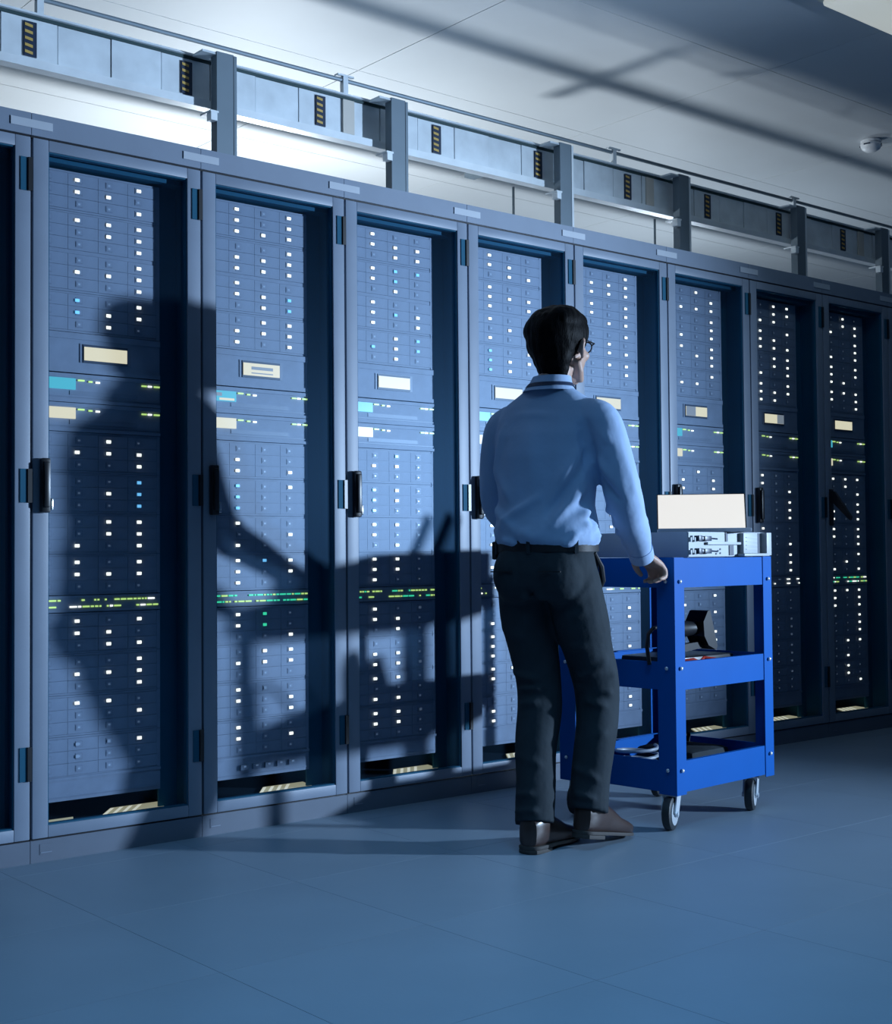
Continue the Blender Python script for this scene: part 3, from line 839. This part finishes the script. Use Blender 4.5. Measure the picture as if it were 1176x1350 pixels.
def shirt_sculpt(co, no):
    f = lambda *a: fold(co, no, *a)
    side = [((.16, -.03, 1.30), (.10, -.115, 1.16), .006, .018), ((.175, -.02, 1.24), (.12, -.11, 1.08), .006, .016),
            ((.165, -.04, 1.16), (.08, -.12, 1.04), .006, .015), ((.175, -.03, 1.08), (.02, -.125, .995), .008, .014),
            ((.17, -.04, 1.035), (-.02, -.13, 1.01), .007, .011), ((.14, -.09, .985), (-.10, -.12, .985), .007, .010),
            ((-.16, -.05, 1.02), (.0, -.13, 1.00), .007, .013), ((-.165, -.05, 1.10), (-.05, -.125, 1.02), .006, .016),
            ((-.16, -.04, 1.25), (-.08, -.115, 1.12), .005, .02), ((0, -.11, 1.33), (.02, -.125, 1.15), .004, .03),
            ((-.17, -.03, .99), (-.06, -.12, .975), .006, .009), ((.10, -.09, 1.39), (-.10, -.08, 1.40), .003, .012),
            ((.17, .0, 1.40), (.235, -.03, 1.30), .006, .013), ((.20, .02, 1.41), (.25, -.01, 1.28), .005, .010), ((.19, -.04, 1.25), (.245, -.01, 1.17), .006, .013),
            ((.21, .0, 1.13), (.28, .06, 1.17), .007, .012), ((.20, .04, 1.08), (.27, .09, 1.13), .007, .012), ((.20, .10, 1.04), (.26, .13, 1.08), .007, .011),
            ((.185, .14, 1.01), (.255, .18, 1.05), .006, .011), ((.18, .2, .98), (.24, .22, 1.02), .006, .010), ((.18, .24, .95), (.235, .24, .99), .004, .009),
            ((.155, -.05, 1.34), (.175, -.04, 1.20), -.010, .018),
            ((.175, -.02, 1.06), (.05, -.12, 1.012), -.006, .008), ((.17, -.05, 1.01), (.0, -.13, .993), -.006, .007), ((.17, .0, 1.03), (.14, -.09, 1.0), .008, .009), ((.175, .02, 1.0), (.12, -.10, .975), .008, .009),
            ((-.175, .0, 1.06), (-.10, -.11, 1.03), .008, .010), ((-.17, -.04, 1.01), (-.04, -.13, .985), -.006, .007), ((.16, -.06, 1.20), (.06, -.12, 1.07), -.005, .012), ((.03, -.12, 1.12), (-.10, -.12, 1.05), .005, .014),
            ((-.13, -.08, 1.36), (-.16, -.07, 1.15), .005, .018), ((.26, .0, 1.27), (.29, .03, 1.14), .006, .010), ((.20, -.03, 1.19), (.27, .0, 1.10), -.006, .010), ((.19, .06, 1.055), (.26, .11, 1.105), -.006, .008), ((.19, .12, 1.02), (.255, .155, 1.06), -.006, .008)]
    for a in side:
        co = fold(co, no, a[0], a[1], a[2] * (3.0 if max(a[0][2], a[1][2]) < 1.17 else 2.2), a[3] * 1.1)
    k = np.array([noise.noise(Vector((p[0] * 9, p[1] * 9, p[2] * 5))) for p in co])
    return co + no * (k * .007)[:, None]
shirt = finish(T, 'shirt', man, .0075, 3, shirt_sculpt)
# collar with lanyard
def ringpts(cx, cy, z, a, b, n, lift):
    return [(cx + a * math.cos(2 * math.pi * i / n), cy + b * math.sin(2 * math.pi * i / n), z - lift * max(0, math.sin(2 * math.pi * i / n)) ** 2) for i in range(n)]
n = 40
MB().loft([ringpts(.009, .016, 1.480, .074, .068, n, .02), ringpts(.012, .02, 1.500, .066, .062, n, .03), ringpts(.015, .025, 1.524, .0605, .0590, n, .045), ringpts(.015, .025, 1.525, .0575, .056, n, .045), ringpts(.011, .02, 1.488, .060, .058, n, .02)], 'shirt', cap=False).build('collar', shirt, True)
MB().loft([ringpts(.007, .012, 1.474, .090, .082, n, .035), ringpts(.010, .016, 1.498, .0735, .069, n, .035), ringpts(.013, .021, 1.5235, .0635, .0618, n, .05), ringpts(.013, .021, 1.5225, .061, .059, n, .05), ringpts(.007, .012, 1.474, .082, .076, n, .035)], 'shirt', cap=False).build('collar_fold', shirt, True)
MB().loft([ringpts(.0090, .014, 1.488, .0835, .0775, n, .05), ringpts(.0105, .0165, 1.500, .0755, .071, n, .05), ringpts(.0105, .0165, 1.500, .071, .067, n, .05), ringpts(.0090, .014, 1.488, .079, .074, n, .05)], 'lanyard', cap=False).build('lanyard', man, True)
# cuff of the right sleeve
wp, wr_ = interp([(.209, .262, .958), (.204, .292, .928)], [.044, .042], 3)
MB().tube(wp, wr_, 'shirt', 20).build('cuff', shirt, True)
wp, wr_ = interp([(-.195, .305, .965), (-.190, .335, .945)], [.040, .038], 3)
MB().tube(wp, wr_, 'shirt', 20).build('cuff', shirt, True)

# --- trousers
T = MB()
T.loft([ell(.0, -.005, .80, .150, .118), ell(.0, -.008, .84, .164, .130), ell(0, -.008, .89, .170, .132), ell(0, -.004, .94, .166, .124), ell(0, 0, .972, .163, .120)], 'trouser')
T.ball((.075, -.055, .875), (.085, .09, .10), 'trouser', 18)
T.ball((-.075, -.06, .875), (.085, .09, .10), 'trouser', 18)
limb(T, [(.083, .0, .87), (.098, .035, .74), KNr, (.122, .075, .30), (.127, .022, .118)], [.092, .090, .073, .066, .062], 'trouser', 6, end=False)
limb(T, [(-.083, -.012, .87), (-.078, .0, .74), KNl, (-.03, -.04, .28), (-.001, -.100, .085)], [.092, .090, .074, .067, .064], 'trouser', 6, end=False)
def trouser_sculpt(co, no):
    for a in [((.17, -.02, .85), (.10, -.12, .74), .006, .016), ((.16, -.05, .76), (.06, -.10, .70), .006, .015), ((.17, .03, .68), (.06, -.05, .62), .006, .014),
              ((.18, .06, .60), (.07, .03, .53), .009, .013), ((.18, .10, .555), (.07, .05, .51), .010, .011), ((.18, .09, .49), (.07, .06, .505), .010, .010),
              ((.18, .07, .45), (.08, .03, .47), .008, .012), ((.18, .05, .37), (.08, .03, .33), .006, .014), ((.18, .0, .22), (.08, .0, .26), .007, .012), ((.18, -.02, .165), (.09, -.03, .18), .008, .010),
              ((-.14, -.05, .70), (-.02, -.09, .66), .005, .015), ((-.12, -.03, .56), (.0, -.04, .53), .009, .012), ((-.12, -.04, .50), (.01, -.03, .51), .009, .010), ((-.11, -.05, .45), (.01, -.05, .47), .008, .011),
              ((-.09, -.09, .30), (.03, -.10, .27), .006, .013), ((-.07, -.13, .17), (.05, -.15, .20), .007, .011), ((-.06, -.14, .125), (.05, -.15, .14), .007, .009),
              ((.0, -.10, .93), (.0, -.13, .80), -.010, .010), ((.0, -.13, .82), (.03, -.06, .77), -.010, .014), ((-.12, -.08, .82), (.0, -.12, .80), .005, .012), ((.13, -.09, .815), (.02, -.12, .80), .005, .012)]:
        co = fold(co, no, a[0], a[1], a[2] * 1.6, a[3] * 1.05)
    k = np.array([noise.noise(Vector((p[0] * 11, p[1] * 11, p[2] * 7))) for p in co])
    return co + no * (k * .006)[:, None]
tr = finish(T, 'trousers', man, .0075, 3, trouser_sculpt)
# pockets
MB().tube([(.165, .01, .945), (.176, .035, .90), (.172, .055, .855), (.155, .06, .82)], [.006, .009, .009, .005], 'belt', 8).build('pocket_edge', tr, True)
MB().box(.045, .125, -.1525, -.149, .885, .889, 'belt').build('back_pocket', tr)
MB().box(-.125, -.045, -.1555, -.152, .885, .889, 'belt').build('back_pocket', tr)
# belt
n = 44
def beltring(z, g):
    return ell(0, 0, z, .164 + g, .122 + g, n)
bl = MB().loft([beltring(.949, .0), beltring(.949, .006), beltring(.986, .006), beltring(.986, 0)], 'belt', cap=False).build('belt', man, True)
for (x, y, rz) in ((.145, -.079, 40), (-.145, -.079, -40), (.0, -.129, 0)):
    MB().box(-.006, .006, -.004, .004, -.024, .024, 'trouser').build('belt_loop', bl, loc=(x, y, .967)).rotation_euler = (0, 0, R(rz))
MB().box(-.182, -.164, -.05, .02, .925, .985, 'belt', .006).build('phone_holster', man, True)['label'] = 'black holster on his left hip'

# --- shoes
def shoe(hx, hy, hz, tx, ty, tz, name='shoe'):
    h, t_ = Vector((hx, hy, hz)), Vector((tx, ty, tz))
    f = (t_ - h)
    L = f.length
    f.normalize()
    sd = f.cross(Vector((0, 0, 1))).normalized()
    upv = sd.cross(f)
    def ring(s, wd, z0, z1, n=16, p=2.6):
        c = h + f * (s * L)
        out = []
        for i in range(n):
            a = 2 * math.pi * i / n
            cx, cz = math.cos(a), math.sin(a)
            x = math.copysign(abs(cx) ** (2 / p), cx) * wd
            z = (z0 + z1) / 2 + math.copysign(abs(cz) ** (2 / p), cz) * (z1 - z0) / 2
            out.append(c + sd * x + upv * z)
        return out
    e = link(name, None, man)
    MB().loft([ring(-.038, .010, .018, .066, p=3.4), ring(-.028, .022, .014, .084, p=3.4), ring(-.008, .032, .012, .102, p=3.4), ring(.06, .038, .012, .112, p=3.4), ring(.2, .041, .012, .118, p=3.4), ring(.33, .042, .012, .112, p=3.4), ring(.48, .045, .012, .092, p=3.4), ring(.62, .049, .012, .070, p=3.4), ring(.78, .050, .012, .058, p=3.4), ring(.90, .042, .012, .049, p=3.4), ring(.97, .026, .012, .038, p=3.4), ring(1.0, .010, .012, .031, p=3.4)], 'shoe').build('upper', e, True)
    MB().loft([*[ring(a_, b_, .007, .019, p=9) for a_, b_ in ((-.042, .012), (-.03, .024), (-.005, .034), (.06, .039), (.2, .0415), (.45, .0405), (.65, .050), (.80, .0495), (.93, .040), (1.01, .014))]], 'sole').build('sole', e, True)
    MB().loft([*[ring(a_, b_, -.006, .008, p=9) for a_, b_ in ((-.040, .012), (-.028, .0235), (-.005, .0335), (.06, .0385), (.20, .041), (.29, .040))]], 'sole').build('heel', e, True)
    m = MB()
    for k in range(3):
        c0 = h + f * ((.44 + .06 * k) * L)
        m.tube([c0 - sd * .018 + upv * (.088 - .008 * k), c0 + upv * (.094 - .008 * k), c0 + sd * .018 + upv * (.088 - .008 * k)], .0025, 'belt', 6)
    m.build('laces', e, True)
    return e
shoe(.0, -.150, .0065, .012, .135, -.004)
shoe(.124, -.028, .046, .152, .250, -.003)

# --- hair
T = MB()
T.ball(hd(0, -.020, .050), (.093, .110, .096), 'hair', 28, HR)
T.ball(hd(-.048, -.052, .062), (.058, .060, .052), 'hair', 20, HR)
T.ball(hd(-.020, -.045, .078), (.070, .070, .062), 'hair', 20, HR)
T.ball(hd(.028, -.03, .086), (.062, .080, .058), 'hair', 20, HR)
T.ball(hd(0, .045, .092), (.068, .058, .050), 'hair', 20, HR)
T.ball(hd(-.012, -.055, .020), (.082, .066, .075), 'hair', 20, HR)
T.ball(hd(0, -.058, -.020), (.072, .052, .068), 'hair', 20, HR)
T.ball(hd(0, -.054, -.060), (.060, .040, .050), 'hair', 18, HR)
T.ball(hd(.0, -.050, -.088), (.050, .030, .034), 'hair', 16, HR)
for s in (-1, 1):
    T.ball(hd(s * .070, .030, .058), (.016, .022, .036), 'hair', 14, HR)
    T.ball(hd(s * .060, -.052, .014), (.020, .026, .050), 'hair', 14, HR)
rngh = random.Random(5)
for i in range(40):
    a = rngh.uniform(0, 2 * math.pi)
    el = rngh.uniform(.5, 1.4)
    x, y = math.cos(a) * math.cos(el), math.sin(a) * math.cos(el)
    p0 = (x * .082, y * .10 - .02, .055 + .092 * math.sin(el))
    p1 = (x * .092, y * .110 - .02, .040 + .094 * math.sin(el))
    p2 = (x * .094, y * .112 - .02, .020 + .088 * math.sin(el))
    if y > .2 and p2[2] < .05:
        continue
    T.tube([hd(*p0), hd(*p1), hd(*p2)], [.009, .007, .003], 'hair', 7)
finish(T, 'hair', man, .0055, 2, lambda co, no: co + no * np.array([noise.noise(Vector((p[0] * 60, p[1] * 60, p[2] * 14))) for p in co])[:, None] * .0028)

# --- glasses
gl = link('glasses', None, man)
for s in (-1, 1):
    ring_ = [hd(s * (.034 + .023 * math.cos(a)), .1045 - .004 * abs(math.cos(a)), .018 + .018 * math.sin(a)) for a in [2 * math.pi * i / 20 for i in range(21)]]
    MB().tube(ring_, .0024, 'black', 8, cap=False).build('rim', gl, True)
    MB().add([hd(s * (.034 + .021 * math.cos(2 * math.pi * i / 16)), .1035, .018 + .016 * math.sin(2 * math.pi * i / 16)) for i in range(16)], [tuple(range(16))], 'glass').build('lens', gl)
    MB().tube([hd(s * .057, .102, .024), hd(s * .074, .088, .026), hd(s * .080, .02, .030), hd(s * .083, -.004, .034), hd(s * .080, -.03, .012)], .0026, 'black', 8).build('temple_arm', gl, True)
MB().tube([hd(-.012, .107, .022), hd(0, .112, .025), hd(.012, .107, .022)], .0024, 'black', 8).build('bridge', gl, True)
